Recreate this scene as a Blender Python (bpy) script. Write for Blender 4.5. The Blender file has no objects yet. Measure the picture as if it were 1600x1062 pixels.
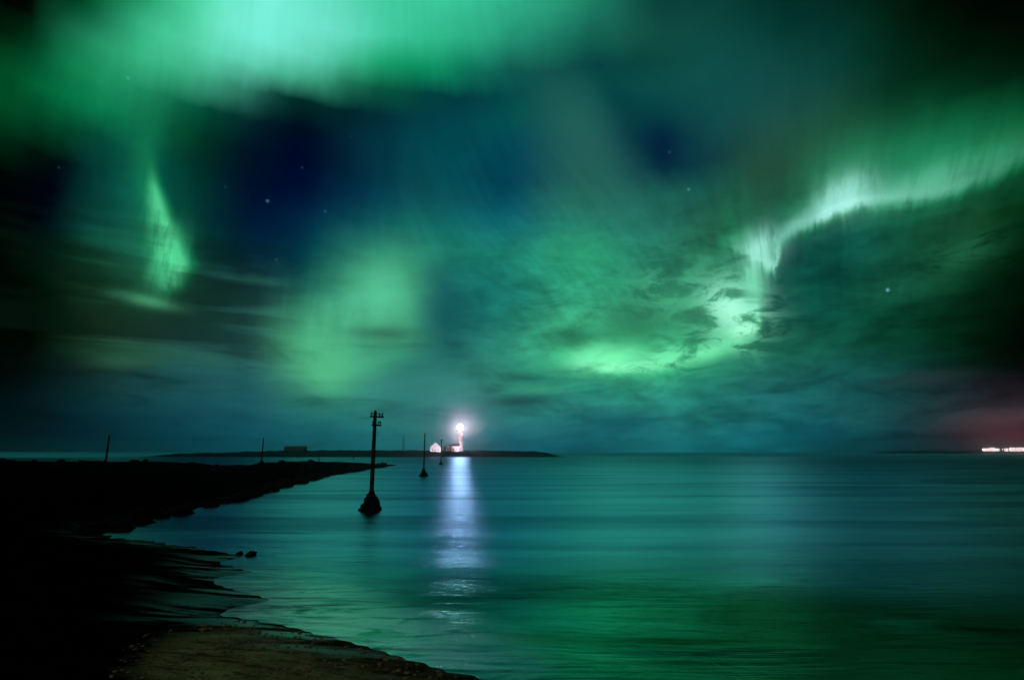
import bpy, bmesh, math, random
from mathutils import Vector, Matrix, noise as mnoise

random.seed(7)
SC = bpy.context.scene
COL = SC.collection
R = math.radians

# ------------------------------------------------------------------ camera
FPX, CX, CY = 889.0, 800.0, 531.0           # focal length and centre in photograph pixels
CAM_H = 4.0
PITCH = math.atan((706.0 - CY) / FPX)
cam_d = bpy.data.cameras.new('camera')
cam_d.lens = 36.0 * FPX / 1600.0
cam_d.sensor_width = 36.0
cam_d.clip_start = 0.1
cam_d.clip_end = 90000
cam = bpy.data.objects.new('camera', cam_d)
COL.objects.link(cam)
cam.location = (0, 0, CAM_H)
cam.rotation_euler = (R(90) + PITCH, 0, 0)
SC.camera = cam
SC.render.resolution_x, SC.render.resolution_y = 1024, 679
SC.view_settings.view_transform = 'Standard'
SC.view_settings.look = 'None'
SC.view_settings.exposure = 0.0
SC.view_settings.gamma = 1.0
SC.view_settings.use_curve_mapping = False
SC.cycles.use_denoising = True
SC.cycles.max_bounces = 4
SC.cycles.volume_bounces = 1
SC.cycles.sample_clamp_indirect = 4.0
SC.cycles.use_light_tree = True


def ray(px, py):
    """unit direction in the world of a point in the photograph"""
    d = Vector((px - CX, FPX, CY - py))
    c, s = math.cos(PITCH), math.sin(PITCH)
    return Vector((d.x, d.y * c - d.z * s, d.y * s + d.z * c)).normalized()


def azel(px, py):
    d = ray(px, py)
    return math.degrees(math.atan2(d.x, d.y)), math.degrees(math.asin(d.z))


def to_px(az, el):
    az, el = R(az), R(el)
    d = Vector((math.sin(az) * math.cos(el), math.cos(az) * math.cos(el), math.sin(el)))
    c, s = math.cos(PITCH), math.sin(PITCH)
    fy = d.y * c + d.z * s
    uz = -d.y * s + d.z * c
    if fy < 0.15:
        fy = 0.15
    return CX + FPX * d.x / fy, CY - FPX * uz / fy


def at(px, py, z=0.0):
    d = ray(px, py)
    t = (z - CAM_H) / d.z
    return Vector((d.x * t, d.y * t, z))


def at_depth(px, dist):
    """ground point seen in column px of the horizon at forward distance dist"""
    d = ray(px, 706)
    return Vector((d.x / d.y * dist, dist, 0))


def s2l(c):
    return tuple(((v / 255) / 12.92 if v / 255 <= 0.04045 else ((v / 255 + 0.055) / 1.055) ** 2.4) for v in c)


# ------------------------------------------------------------------ node helper
class NT:
    def __init__(s, tree):
        s.t = tree
        s.n = tree.nodes
        s.l = tree.links

    def node(s, kind, **kw):
        n = s.n.new(kind)
        for k, v in kw.items():
            setattr(n, k, v)
        return n

    def put(s, sock, v):
        if isinstance(v, bpy.types.NodeSocket):
            s.l.new(v, sock)
        elif v is not None:
            if sock.type == 'RGBA' and not hasattr(v, '__len__'):
                v = (v, v, v, 1)
            if sock.type == 'RGBA' and len(v) == 3:
                v = tuple(v) + (1,)
            sock.default_value = v

    def m(s, op, a, b=None, c=None, clamp=False):
        n = s.node('ShaderNodeMath', operation=op, use_clamp=clamp)
        for i, v in enumerate((a, b, c)):
            if v is not None:
                s.put(n.inputs[i], v)
        return n.outputs[0]

    def vm(s, op, a, b=None, out=0):
        n = s.node('ShaderNodeVectorMath', operation=op)
        s.put(n.inputs[0], a)
        if b is not None:
            s.put(n.inputs['Scale'] if op == 'SCALE' else n.inputs[1], b)
        return n.outputs['Value'] if op in ('LENGTH', 'DOT_PRODUCT', 'DISTANCE') else n.outputs[0]

    def xyz(s, x, y, z):
        n = s.node('ShaderNodeCombineXYZ')
        for i, v in enumerate((x, y, z)):
            s.put(n.inputs[i], v)
        return n.outputs[0]

    def sep(s, v):
        n = s.node('ShaderNodeSeparateXYZ')
        s.put(n.inputs[0], v)
        return n.outputs

    def rng(s, v, a, b, c=0.0, d=1.0, smooth=True):
        n = s.node('ShaderNodeMapRange', interpolation_type='SMOOTHSTEP' if smooth else 'LINEAR')
        s.put(n.inputs[0], v)
        for i, q in enumerate((a, b, c, d)):
            n.inputs[1 + i].default_value = q
        return n.outputs[0]

    def noise(s, vec, scale=1.0, detail=2.0, rough=0.5, dist=0.0, color=False):
        n = s.node('ShaderNodeTexNoise')
        s.put(n.inputs['Vector'], vec)
        n.inputs['Scale'].default_value = scale
        n.inputs['Detail'].default_value = detail
        n.inputs['Roughness'].default_value = rough
        n.inputs['Distortion'].default_value = dist
        return n.outputs['Color'] if color else n.outputs[0]

    def mix(s, f, a, b, blend='MIX', clamp=False):
        n = s.node('ShaderNodeMix', data_type='RGBA', blend_type=blend)
        n.clamp_factor = True
        n.clamp_result = clamp
        s.put(n.inputs[0], f)
        s.put(n.inputs[6], a)
        s.put(n.inputs[7], b)
        return n.outputs[2]

    def ramp(s, f, stops, interp='LINEAR'):
        n = s.node('ShaderNodeValToRGB')
        cr = n.color_ramp
        cr.interpolation = interp
        while len(cr.elements) < len(stops):
            cr.elements.new(0.5)
        for e, (p, c) in zip(cr.elements, stops):
            e.position = p
            e.color = (c[0], c[1], c[2], 1)
        s.put(n.inputs[0], f)
        return n.outputs[0]

    def curve(s, f, pts):
        """piecewise-linear-to-smooth 1-D function; x and y in any range"""
        xs = [p[0] for p in pts]
        ys = [p[1] for p in pts]
        x0, x1, y0, y1 = min(xs), max(xs), min(ys), max(ys)
        if y1 - y0 < 1e-6:
            y1 = y0 + 1
        t = s.rng(f, x0, x1, smooth=False)
        n = s.node('ShaderNodeValToRGB')
        cr = n.color_ramp
        cr.interpolation = 'LINEAR'
        pts = sorted(pts)
        while len(cr.elements) < len(pts):
            cr.elements.new(0.5)
        for e, (x, y) in zip(cr.elements, pts):
            v = (y - y0) / (y1 - y0)
            e.position = (x - x0) / (x1 - x0)
            e.color = (v, v, v, 1)
        s.put(n.inputs[0], t)
        sp = s.node('ShaderNodeSeparateColor')
        s.l.new(n.outputs[0], sp.inputs[0])
        return s.m('MULTIPLY_ADD', sp.outputs[0], y1 - y0, y0)


# ------------------------------------------------------------------ sky: aurora over a night sky, laid out by compass bearing and elevation
GX = [i * 100 for i in range(17)]
GRID = {
0: [(0,0,0),(2,25,12),(20,130,85),(75,195,150),(120,225,205),(110,220,195),(75,205,165),(70,200,160),(60,185,150),(45,150,120),(20,85,75),(15,70,65),(5,60,50),(3,50,40),(2,28,15),(0,8,3),(0,0,0)],
50: [(0,15,8),(2,70,40),(60,180,135),(85,200,160),(125,228,210),(125,228,210),(75,205,165),(65,195,155),(55,185,145),(35,130,105),(25,90,80),(22,85,78),(10,70,65),(8,60,50),(3,45,28),(0,15,6),(0,0,0)],
100: [(0,60,30),(5,115,70),(50,170,120),(75,185,145),(100,205,175),(75,190,150),(25,165,115),(25,160,115),(25,110,95),(10,75,75),(18,82,75),(22,88,82),(22,80,75),(12,68,60),(5,45,28),(2,28,10),(0,2,0)],
150: [(0,85,45),(5,140,85),(25,130,90),(10,100,75),(5,75,60),(3,55,50),(2,40,45),(2,65,75),(8,85,85),(20,95,88),(12,85,80),(22,88,85),(25,85,82),(25,75,65),(8,55,38),(2,40,18),(0,15,5)],
200: [(0,60,30),(5,75,50),(15,110,80),(3,70,45),(2,25,40),(0,18,40),(2,60,75),(2,80,88),(10,90,92),(35,98,92),(10,60,75),(20,75,80),(35,90,82),(35,80,62),(25,85,60),(15,95,60),(10,90,50)],
250: [(0,15,10),(0,8,20),(5,75,65),(2,60,45),(0,12,42),(0,20,50),(2,62,78),(3,85,92),(5,75,95),(40,100,95),(2,40,70),(20,65,75),(40,85,70),(45,105,80),(35,115,80),(40,130,90),(20,110,65)],
300: [(0,2,5),(0,15,30),(10,85,75),(2,65,55),(0,10,50),(0,28,65),(3,65,85),(15,90,98),(5,80,100),(45,105,95),(35,105,95),(30,95,85),(40,85,65),(40,100,75),(20,95,70),(25,95,65),(15,90,50)],
350: [(0,0,3),(3,40,42),(20,100,85),(2,60,55),(0,18,60),(2,60,85),(20,100,100),(25,115,110),(25,110,115),(45,130,110),(42,120,105),(40,95,75),(40,100,80),(20,90,75),(20,85,65),(30,85,55),(8,65,30)],
400: [(2,8,5),(5,50,35),(30,90,65),(5,70,60),(2,40,68),(10,84,86),(60,150,120),(35,130,110),(35,130,110),(50,150,115),(40,120,100),(45,115,90),(10,80,75),(12,85,75),(20,80,60),(20,75,50),(3,35,12)],
450: [(3,8,5),(10,45,25),(40,85,60),(35,75,65),(35,75,75),(36,108,98),(88,190,148),(25,100,100),(30,120,110),(50,150,120),(50,130,105),(60,140,110),(10,80,72),(15,85,70),(25,85,65),(10,65,40),(1,15,5)],
500: [(3,8,5),(8,35,18),(45,85,62),(38,80,72),(42,88,82),(75,165,125),(85,170,130),(20,85,92),(40,130,112),(70,165,125),(60,130,100),(70,150,115),(20,90,78),(15,85,68),(15,75,55),(5,60,35),(0,8,3)],
550: [(3,7,5),(10,25,15),(35,60,48),(42,85,82),(48,95,92),(95,195,145),(60,140,115),(40,115,110),(55,145,120),(70,180,130),(60,170,120),(50,145,110),(35,115,95),(22,85,70),(15,75,55),(2,50,25),(0,5,8)],
600: [(4,12,12),(15,45,45),(25,72,75),(35,90,92),(40,98,100),(75,155,125),(55,130,120),(55,125,118),(50,135,115),(45,140,120),(50,140,120),(40,130,112),(40,110,105),(25,90,88),(20,70,75),(20,40,46),(2,5,15)],
650: [(2,15,15),(6,42,50),(15,60,70),(22,78,88),(30,90,100),(35,110,112),(50,125,122),(55,125,125),(50,125,122),(45,122,120),(40,120,120),(35,118,118),(32,108,112),(30,95,98),(35,80,78),(46,62,66),(68,52,60)],
690: [(1,12,18),(2,32,48),(5,48,62),(5,65,78),(12,80,95),(20,95,105),(30,108,115),(40,112,120),(25,95,115),(20,95,112),(25,112,118),(18,105,110),(12,98,108),(8,75,88),(8,55,62),(34,26,42),(66,14,40)],
706: [(0,14,16),(1,28,36),(3,44,55),(4,60,72),(10,74,88),(16,88,98),(26,100,108),(35,104,112),(22,90,108),(18,90,106),(20,104,110),(15,98,103),(10,92,100),(6,68,78),(6,46,52),(24,20,32),(44,12,28)],
}
GY = sorted(GRID)
GL = {y: [s2l(c) for c in GRID[y]] for y in GY}
for y in GY:                                  # side columns dimmed; lens vignette put into the sky colours
    k0, k1 = (0.55, 0.55) if y > 220 else (1.0, 0.8)
    GL[y][0] = tuple(v * k0 for v in GL[y][0])
    GL[y][16] = tuple(v * (k1 if y < 640 else 1.0) for v in GL[y][16])
    if y > 320:
        GL[y][15] = tuple(v * (0.72 if y < 640 else 1.0) for v in GL[y][15])
        GL[y][1] = tuple(v * 0.8 for v in GL[y][1])
NIGHT = (0.0008, 0.010, 0.010)


def grid_col(px, py):
    px = min(max(px, 0), 1599.9)
    py = min(max(py, 0), 705.9)
    i = int(px // 100)
    fx = px / 100 - i
    j = max(k for k in range(len(GY)) if GY[k] <= py)
    j = min(j, len(GY) - 2)
    fy = (py - GY[j]) / (GY[j + 1] - GY[j])
    a, b = GL[GY[j]], GL[GY[j + 1]]
    return tuple((a[i][k] * (1 - fx) + a[i + 1][k] * fx) * (1 - fy) + (b[i][k] * (1 - fx) + b[i + 1][k] * fx) * fy for k in range(3))


def sky_col(az, el):
    px, py = to_px(az, min(el, 50))
    c = grid_col(px, py)
    # past the picture the sky runs on and dies away into plain night
    w = 1.0
    if abs(az) > 50:
        w *= max(0.0, 1 - (abs(az) - 50) / 40)
    if el > 42:
        w *= max(0.0, 1 - (el - 42) / 40)
    return tuple(c[k] * w + NIGHT[k] * (1 - w) for k in range(3))


world = bpy.data.worlds.new('World')
SC.world = world
world.use_nodes = True
W = NT(world.node_tree)
W.n.clear()
D = W.vm('NORMALIZE', W.node('ShaderNodeTexCoord').outputs['Generated'])
dx, dy, dz = W.sep(D)[0:3]
AZ = W.m('MULTIPLY', W.m('ARCTAN2', dx, dy), 180 / math.pi)
EL = W.m('MULTIPLY', W.m('ARCSINE', dz), 180 / math.pi)
# bends: tall soft ray structure higher up, flat streaks low down
rayv = W.xyz(W.m('MULTIPLY', AZ, 0.30), W.m('MULTIPLY', EL, 0.055), 3.1)
flatv = W.xyz(W.m('MULTIPLY', AZ, 0.05), W.m('MULTIPLY', EL, 0.40), 7.7)
softv = W.xyz(W.m('MULTIPLY', AZ, 0.085), W.m('MULTIPLY', EL, 0.085), 1.3)
NRAY = W.noise(rayv, 1.0, 4.0, 0.6)
NFLAT = W.noise(flatv, 1.0, 4.0, 0.55)
NSOFT = W.noise(softv, 1.0, 3.0, 0.55, color=True)
ns = W.node('ShaderNodeSeparateColor')
W.l.new(NSOFT, ns.inputs[0])
high = W.rng(EL, 8, 20)
AZw = W.m('ADD', AZ, W.m('MULTIPLY', W.m('SUBTRACT', ns.outputs[0], 0.5), 3.6))
ray_b = W.m('MULTIPLY', W.m('MULTIPLY', W.m('SUBTRACT', NRAY, 0.5), high), 1.3)
ELw = W.m('ADD', W.m('ADD', EL, W.m('MULTIPLY', W.m('SUBTRACT', ns.outputs[1], 0.5), 3.0)), ray_b)
low = W.m('SUBTRACT', 1.0, high)
ELw = W.m('ADD', ELw, W.m('MULTIPLY', W.m('MULTIPLY', W.m('SUBTRACT', NFLAT, 0.5), low), 2.5))

STOPS = [-90, -62] + list(range(-52, 53, 4)) + [62, 90]
T = W.rng(AZw, -90, 90, smooth=False)
ROWS = [-1, 1.0, 2.5, 4.5, 6.7, 9.0, 11.2, 13.4, 15.6, 17.8, 20.0, 22.3, 24.6, 27, 29.5, 32, 34.2, 36.2, 38.5, 41.5, 46, 54, 66, 84]
base = None
for k, e in enumerate(ROWS):
    c = W.ramp(T, [((a + 90) / 180, sky_col(a, max(e, 0.1))) for a in STOPS], 'CARDINAL' if e > 4 else 'LINEAR')
    if base is None:
        base = c
    else:
        base = W.mix(W.rng(ELw, ROWS[k - 1], e, smooth=False), base, c)


def pe(pts, dx_=0):
    """photo points -> (bearing, value) pairs"""
    return [azel(*p) for p in pts]


def blob(px, py, rx, ry, rot=0.0, power=1.0, az=None, el=None):
    """soft elliptical patch, radii in photo pixels turned to degrees"""
    a0, e0 = azel(px, py)
    kx = azel(px + 10, py)[0] - azel(px - 10, py)[0]
    ky = azel(px, py - 10)[1] - azel(px, py + 10)[1]
    rx, ry = rx * kx / 20, ry * ky / 20
    key = id(az)
    if key not in VECS:
        VECS[key] = (az, W.xyz(az or AZ, EL, 0.0))
    mp = W.node('ShaderNodeMapping', vector_type='TEXTURE')
    W.l.new(VECS[key][1], mp.inputs['Vector'])
    mp.inputs['Location'].default_value = (a0, e0, 0)
    mp.inputs['Rotation'].default_value = (0, 0, R(rot))
    mp.inputs['Scale'].default_value = (rx, ry, 1)
    return W.m('POWER', math.exp(-power), W.vm('DOT_PRODUCT', mp.outputs[0], mp.outputs[0]))


VECS = {}
# fine ray and wisp noises for the curtains; the rays lean with bearing as they do towards the magnetic zenith
lean_ = W.curve(AZ, [(-60, 0.0), (-14, 0.0), (2, 1.0), (14, 0.7), (25, 0.0), (42, -0.45), (60, -0.45)])
AZl = W.m('ADD', AZ, W.m('MULTIPLY', lean_, W.m('SUBTRACT', EL, 26.0)))
FR = W.noise(W.xyz(W.m('MULTIPLY', AZl, 0.75), W.m('MULTIPLY', EL, 0.16), 0.5), 1.0, 5.0, 0.62, 0.3)
WISP = W.noise(W.xyz(W.m('MULTIPLY', AZ, 0.22), W.m('MULTIPLY', EL, 0.50), 2.0), 1.0, 6.0, 0.64, 0.45)
fr_off = W.m('MULTIPLY', W.m('SUBTRACT', FR, 0.5), 5.0)
wi_off = W.m('MULTIPLY', W.m('SUBTRACT', WISP, 0.5), 3.2)
AZc = W.m('ADD', AZ, W.m('MULTIPLY', W.m('SUBTRACT', WISP, 0.5), 1.6))


def curtain(edge, inten, decay, soft, offs):
    """a hanging sheet of light: crisp lower border, fading upwards; returns its strength"""
    e = W.curve(AZc, [azel(*p) for p in edge])
    I = W.curve(AZc, [(azel(x, 706 - 0)[0] if False else azel(x, y)[0], v) for x, y, v in inten])
    Dk = W.curve(AZc, [(azel(x, y)[0], v) for x, y, v in decay])
    t0 = W.m('SUBTRACT', EL, e)
    t = W.m('ADD', t0, offs)
    tl = W.m('ADD', t0, W.m('MULTIPLY', offs, 0.32))
    up = W.m('EXPONENT', W.m('MULTIPLY', W.m('DIVIDE', W.m('MAXIMUM', t, 0.0), Dk), -1.0))
    lo = W.rng(tl, -soft, soft * 0.8)
    return W.m('MULTIPLY', W.m('MULTIPLY', up, lo), I)


offA = W.m('ADD', W.m('MULTIPLY', fr_off, 0.55), W.m('MULTIPLY', wi_off, 0.35))
A = curtain([(1120, 385), (1145, 388), (1165, 398), (1190, 414), (1210, 424), (1222, 378), (1240, 362), (1280, 347), (1330, 325), (1380, 318), (1440, 312), (1500, 300), (1560, 275), (1600, 250), (1750, 190)],
            [(1118, 385, 0), (1142, 380, .45), (1165, 385, .8), (1200, 385, .95), (1216, 380, .8), (1224, 372, .5), (1262, 350, .75), (1285, 340, 1.0), (1335, 310, 1.0), (1375, 305, .72), (1450, 290, .62), (1520, 270, .5), (1600, 230, .35), (1750, 150, 0)],
            [(1120, 385, 1.6), (1200, 385, 1.7), (1216, 380, 1.2), (1240, 372, 1.5), (1300, 330, 2.3), (1450, 290, 2.4), (1600, 230, 2.6)], 0.95, offA)
A = W.m('MULTIPLY', A, W.rng(FR, 0.3, 0.62, 1.15, 1.5))
offB = W.m('ADD', W.m('MULTIPLY', fr_off, 0.30), W.m('MULTIPLY', wi_off, 0.9))
B = curtain([(830, 590), (880, 580), (920, 577), (1000, 580), (1060, 572), (1120, 552), (1160, 530), (1188, 515), (1200, 505)],
            [(850, 575, 0), (905, 570, .75), (950, 570, 1.0), (1020, 570, .8), (1080, 560, .65), (1130, 545, .8), (1165, 520, 1.0), (1186, 505, .95), (1193, 505, 0)],
            [(850, 575, 2.6), (950, 570, 2.8), (1020, 570, 2.6), (1100, 555, 3.2), (1188, 510, 3.6)], 1.1, offB)
B = W.m('MULTIPLY', B, W.rng(WISP, 0.34, 0.56, 0.45, 1.45))

# middle curtain, soft and folded
C2 = curtain([(430, 545), (460, 570), (490, 592), (520, 612), (550, 598), (600, 570), (640, 548), (700, 535)],
             [(435, 550, 0), (465, 570, .25), (500, 585, .85), (530, 590, .75), (570, 570, .5), (610, 550, .6), (640, 530, .65), (658, 530, .35), (695, 530, 0)],
             [(435, 550, 3.0), (500, 585, 5.0), (560, 575, 6.0), (660, 540, 6.5)], 1.8, W.m('MULTIPLY', fr_off, 0.5))
# narrow flame on the left: bearing as a function of elevation
ELf = W.m('ADD', EL, W.m('MULTIPLY', fr_off, 0.25))
fl = [(228, 215), (233, 250), (240, 290), (251, 335), (266, 380), (274, 410), (268, 445), (262, 475)]
fc = W.curve(EL, [(azel(*p)[1], azel(*p)[0]) for p in fl])
fw = W.curve(EL, [(azel(*p)[1], w * 0.055) for p, w in zip(fl, (8, 10, 13, 18, 24, 25, 18, 10))])
fi = W.curve(ELf, [(azel(*p)[1], w) for p, w in zip(fl, (0.0, .25, .65, .85, 1.05, 1.1, .95, 0.0))])
t = W.m('DIVIDE', W.m('SUBTRACT', W.m('ADD', AZ, W.m('MULTIPLY', W.m('SUBTRACT', FR, 0.5), 0.45)), fc), fw)
prof = W.m('MULTIPLY', W.rng(t, 1.7, 0.0), W.rng(t, -2.6, 0.4))
F = W.m('MULTIPLY', W.m('MULTIPLY', prof, fi), W.rng(FR, 0.3, 0.6, 0.85, 1.15))


def glow(col, f, core):
    """add light: green edge running to a pale core where it is strongest"""
    cc = W.mix(W.m('MULTIPLY', f, f, clamp=True), s2l(col), s2l(core))
    return W.mix(W.m('MULTIPLY', f, 1.0, clamp=True), base, cc)


# thin cloud sheet: noise on a flat layer overhead so that it foreshortens to streaks at the horizon
zz = W.m('ADD', W.m('MAXIMUM', dz, 0.0), 0.10)
cl = W.noise(W.xyz(W.m('DIVIDE', dx, zz), W.m('MULTIPLY', W.m('DIVIDE', dy, zz), 1.0), 0.7), 1.1, 6.0, 0.6, 0.6)
streak = W.noise(W.xyz(W.m('MULTIPLY', AZ, 0.05), W.m('MULTIPLY', EL, 0.42), 11.0), 1.0, 4.0, 0.5, 0.4)

base = glow((30, 160, 105), A, (172, 232, 222))
base = glow((40, 180, 120), B, (165, 248, 205))
base = glow((25, 150, 95), F, (112, 240, 176))
base = glow((70, 165, 125), W.m('MULTIPLY', C2, 0.75), (112, 214, 158))
ray_m = W.m('MULTIPLY', W.m('MULTIPLY', W.m('SUBTRACT', FR, 0.5), W.m('MULTIPLY', W.rng(EL, 6, 14), W.rng(EL, 34, 26, 0.3, 1.0))), 0.55)
wisp_m = W.m('MULTIPLY', W.m('MULTIPLY', W.m('SUBTRACT', WISP, 0.5), W.rng(EL, 27, 17)), W.rng(AZ, -12, 6, 0.25, 1.5))
base = W.vm('SCALE', base, W.m('ADD', W.m('ADD', 1.0, ray_m), W.m('MULTIPLY', wisp_m, 1.25)))
lowmask = W.rng(EL, 26, 10)
base = W.mix(W.m('MULTIPLY', W.rng(cl, 0.52, 0.75), W.m('MULTIPLY', lowmask, 0.45)), base, W.mix(0.75, base, (0.012, 0.05, 0.045), 'MULTIPLY'))
base = W.mix(0.65, base, W.mix(1.0, base, W.ramp(W.rng(cl, 0.25, 0.8, smooth=False), [(0, (1.35,) * 3), (1, (0.65,) * 3)]), 'MULTIPLY'))
# long wind-drawn cloud bars low on the left
lm = W.m('MULTIPLY', W.rng(AZ, -18, -28), W.m('MULTIPLY', W.rng(EL, 6, 9), W.rng(EL, 22, 16)))
base = W.mix(W.m('MULTIPLY', W.rng(streak, 0.42, 0.58), W.m('MULTIPLY', lm, 0.6)), base, s2l((10, 28, 20)))
base = W.mix(W.m('MULTIPLY', W.rng(streak, 0.46, 0.36), W.m('MULTIPLY', W.m('MULTIPLY', lm, W.rng(AZ, -41, -34)), 0.22)), base, s2l((60, 140, 100)))
# single small clouds and bright breaks
for (px, py, rx, ry, rot, col, k) in [
        (592, 450, 50, 46, 15, (102, 208, 162), 0.55),
        (695, 485, 40, 75, 0, (22, 88, 95), 0.60),
        (925, 235, 46, 150, 36, (46, 106, 97), 0.6),
        (975, 165, 26, 95, 38, (4, 64, 70), 0.6),
        (812, 627, 60, 12, 2, (30, 78, 80), 0.95),
        (845, 608, 50, 9, 2, (75, 170, 130), 0.5),
        (600, 521, 62, 13, 0, (58, 118, 95), 0.85),
        (512, 580, 50, 34, 0, (98, 200, 145), 0.5),
        (232, 470, 50, 10, -6, (92, 180, 135), 0.55),
        (285, 400, 22, 46, 14, (20, 120, 85), 0.35),
        (215, 390, 45, 60, 0, (35, 120, 95), 0.4),
        (195, 566, 55, 12, 4, (55, 100, 78), 0.6),
        (905, 527, 50, 20, 0, (35, 95, 75), 0.6),
        (900, 575, 45, 14, 5, (60, 125, 110), 0.5),
        (965, 662, 80, 22, 0, (18, 85, 102), 0.6),
        (1120, 532, 42, 14, -15, (35, 95, 75), 0.7),
        (1600, 680, 110, 18, 0, (110, 52, 66), 0.5),
        (1560, 656, 90, 13, 4, (105, 76, 78), 0.38),
        (1440, 592, 70, 14, 4, (48, 62, 60), 0.55),
        (1035, 235, 34, 50, 0, (1, 28, 62), 0.7),
        (1200, 260, 50, 60, 0, (42, 78, 62), 0.4),
        (400, 250, 85, 130, 0, (0, 10, 42), 0.35)]:
    base = W.mix(W.m('MULTIPLY', blob(px, py, rx, ry, rot, 1.2, AZw if rx > 60 and ry > 30 else AZc), k), base, s2l(col))
# torn bright puffs of the right-hand curtain, broken up by the same wisps
tex = W.rng(WISP, 0.42, 0.55, 0.12, 1.0)
tex2 = W.rng(FR, 0.35, 0.62, 0.45, 1.0)
tex3 = W.rng(FR, 0.34, 0.60, 0.40, 1.0)
for (px, py, rx, ry, rot, col, k, tx) in [
        (1146, 480, 54, 40, -25, (172, 250, 218), 1.0, tex),
        (1045, 460, 50, 48, 0, (85, 185, 140), 0.75, tex),
        (1172, 428, 26, 36, -20, (125, 215, 178), 0.8, tex2),
        (1000, 505, 70, 30, 10, (40, 100, 80), 0.5, tex),
        (1178, 452, 18, 30, 0, (135, 226, 188), 0.6, None),
        (228, 232, 26, 75, -6, (28, 132, 92), 0.5, None),
        (955, 560, 62, 20, 0, (128, 246, 182), 0.95, None),
        (1070, 556, 80, 17, 8, (122, 240, 180), 0.8, tex),
        (1140, 535, 40, 12, -20, (120, 225, 175), 0.8, tex),
        (1190, 390, 30, 32, -35, (168, 238, 220), 0.9, tex3),
        (1240, 355, 46, 12, 28, (135, 200, 188), 0.6, tex2),
        (1318, 305, 46, 28, 18, (165, 232, 220), 0.85, tex3),
        (1440, 290, 110, 24, 10, (110, 195, 165), 0.55, tex3),
        (910, 400, 60, 40, 0, (52, 160, 120), 0.5, None),
        (1510, 395, 60, 26, 20, (45, 125, 85), 0.45, tex),
        (260, 405, 26, 50, -12, (88, 215, 155), 0.55, tex2)]:
    f_ = W.m('MULTIPLY', blob(px, py, rx, ry, rot, 1.1, AZc), k)
    if tx is not None:
        f_ = W.m('MULTIPLY', f_, tx)
    base = W.mix(f_, base, s2l(col))
# stars
stars = None
for (px, py, r, k) in [(418, 314, 2.2, .22), (1387, 453, 2.6, .45), (1076, 296, 2.0, .2), (200, 122, 2.2, .15), (508, 330, 2.0, .08), (432, 405, 2.0, .06), (352, 292, 1.7, .05), (472, 262, 1.7, .06), (548, 214, 1.6, .04), (1046, 238, 1.8, .07), (628, 262, 1.6, .04), (92, 262, 1.7, .05)]:
    b = W.m('MULTIPLY', blob(px, py, r, r), k)
    stars = b if stars is None else W.m('ADD', stars, b)
base = W.mix(1.0, base, W.mix(stars, (0, 0, 0), (0.30, 0.75, 0.85)), 'ADD')
gm_ = W.node('ShaderNodeGamma')
W.l.new(base, gm_.inputs[0])
gm_.inputs[1].default_value = 1.12
bg = W.node('ShaderNodeBackground')
W.l.new(gm_.outputs[0], bg.inputs[0])
bg.inputs[1].default_value = 1.1
wo = W.node('ShaderNodeOutputWorld')
W.l.new(bg.outputs[0], wo.inputs[0])
world.cycles.sampling_method = 'NONE'
world.cycles.sample_map_resolution = 512

# faint warm light of the town behind the camera, as the one sun lamp
sun_d = bpy.data.lights.new('sun', 'SUN')
sun_d.energy = 0.5
sun_d.angle = R(12)
sun_d.color = (1.0, 0.80, 0.55)
sun = bpy.data.objects.new('sun', sun_d)
COL.objects.link(sun)
sun.rotation_euler = (R(62), 0, R(-20))

# ------------------------------------------------------------------ helpers
def mat(name, col, rough=0.8, vary=0.0, scale=6.0, bump=0.0, metal=0.0, spec=0.5):
    m = bpy.data.materials.new(name)
    m.use_nodes = True
    n = NT(m.node_tree)
    p = m.node_tree.nodes['Principled BSDF']
    p.inputs['Roughness'].default_value = rough
    p.inputs['Metallic'].default_value = metal
    p.inputs['Specular IOR Level'].default_value = spec
    tc = n.node('ShaderNodeTexCoord').outputs['Object']
    nz = n.noise(tc, scale, 5.0, 0.6)
    lo = tuple(c * (1 - vary) for c in col)
    hi = tuple(min(1, c * (1 + vary)) for c in col)
    n.l.new(n.ramp(nz, [(0.3, lo), (0.7, hi)]), p.inputs['Base Color'])
    if bump:
        b = n.node('ShaderNodeBump')
        b.inputs['Strength'].default_value = bump
        b.inputs['Distance'].default_value = 0.05
        n.l.new(nz, b.inputs['Height'])
        n.l.new(b.outputs[0], p.inputs['Normal'])
    return m


def emit(name, col, strength):
    m = bpy.data.materials.new(name)
    m.use_nodes = True
    p = m.node_tree.nodes['Principled BSDF']
    p.inputs['Base Color'].default_value = (*col, 1)
    p.inputs['Emission Color'].default_value = (*col, 1)
    p.inputs['Emission Strength'].default_value = strength
    return m


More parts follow.
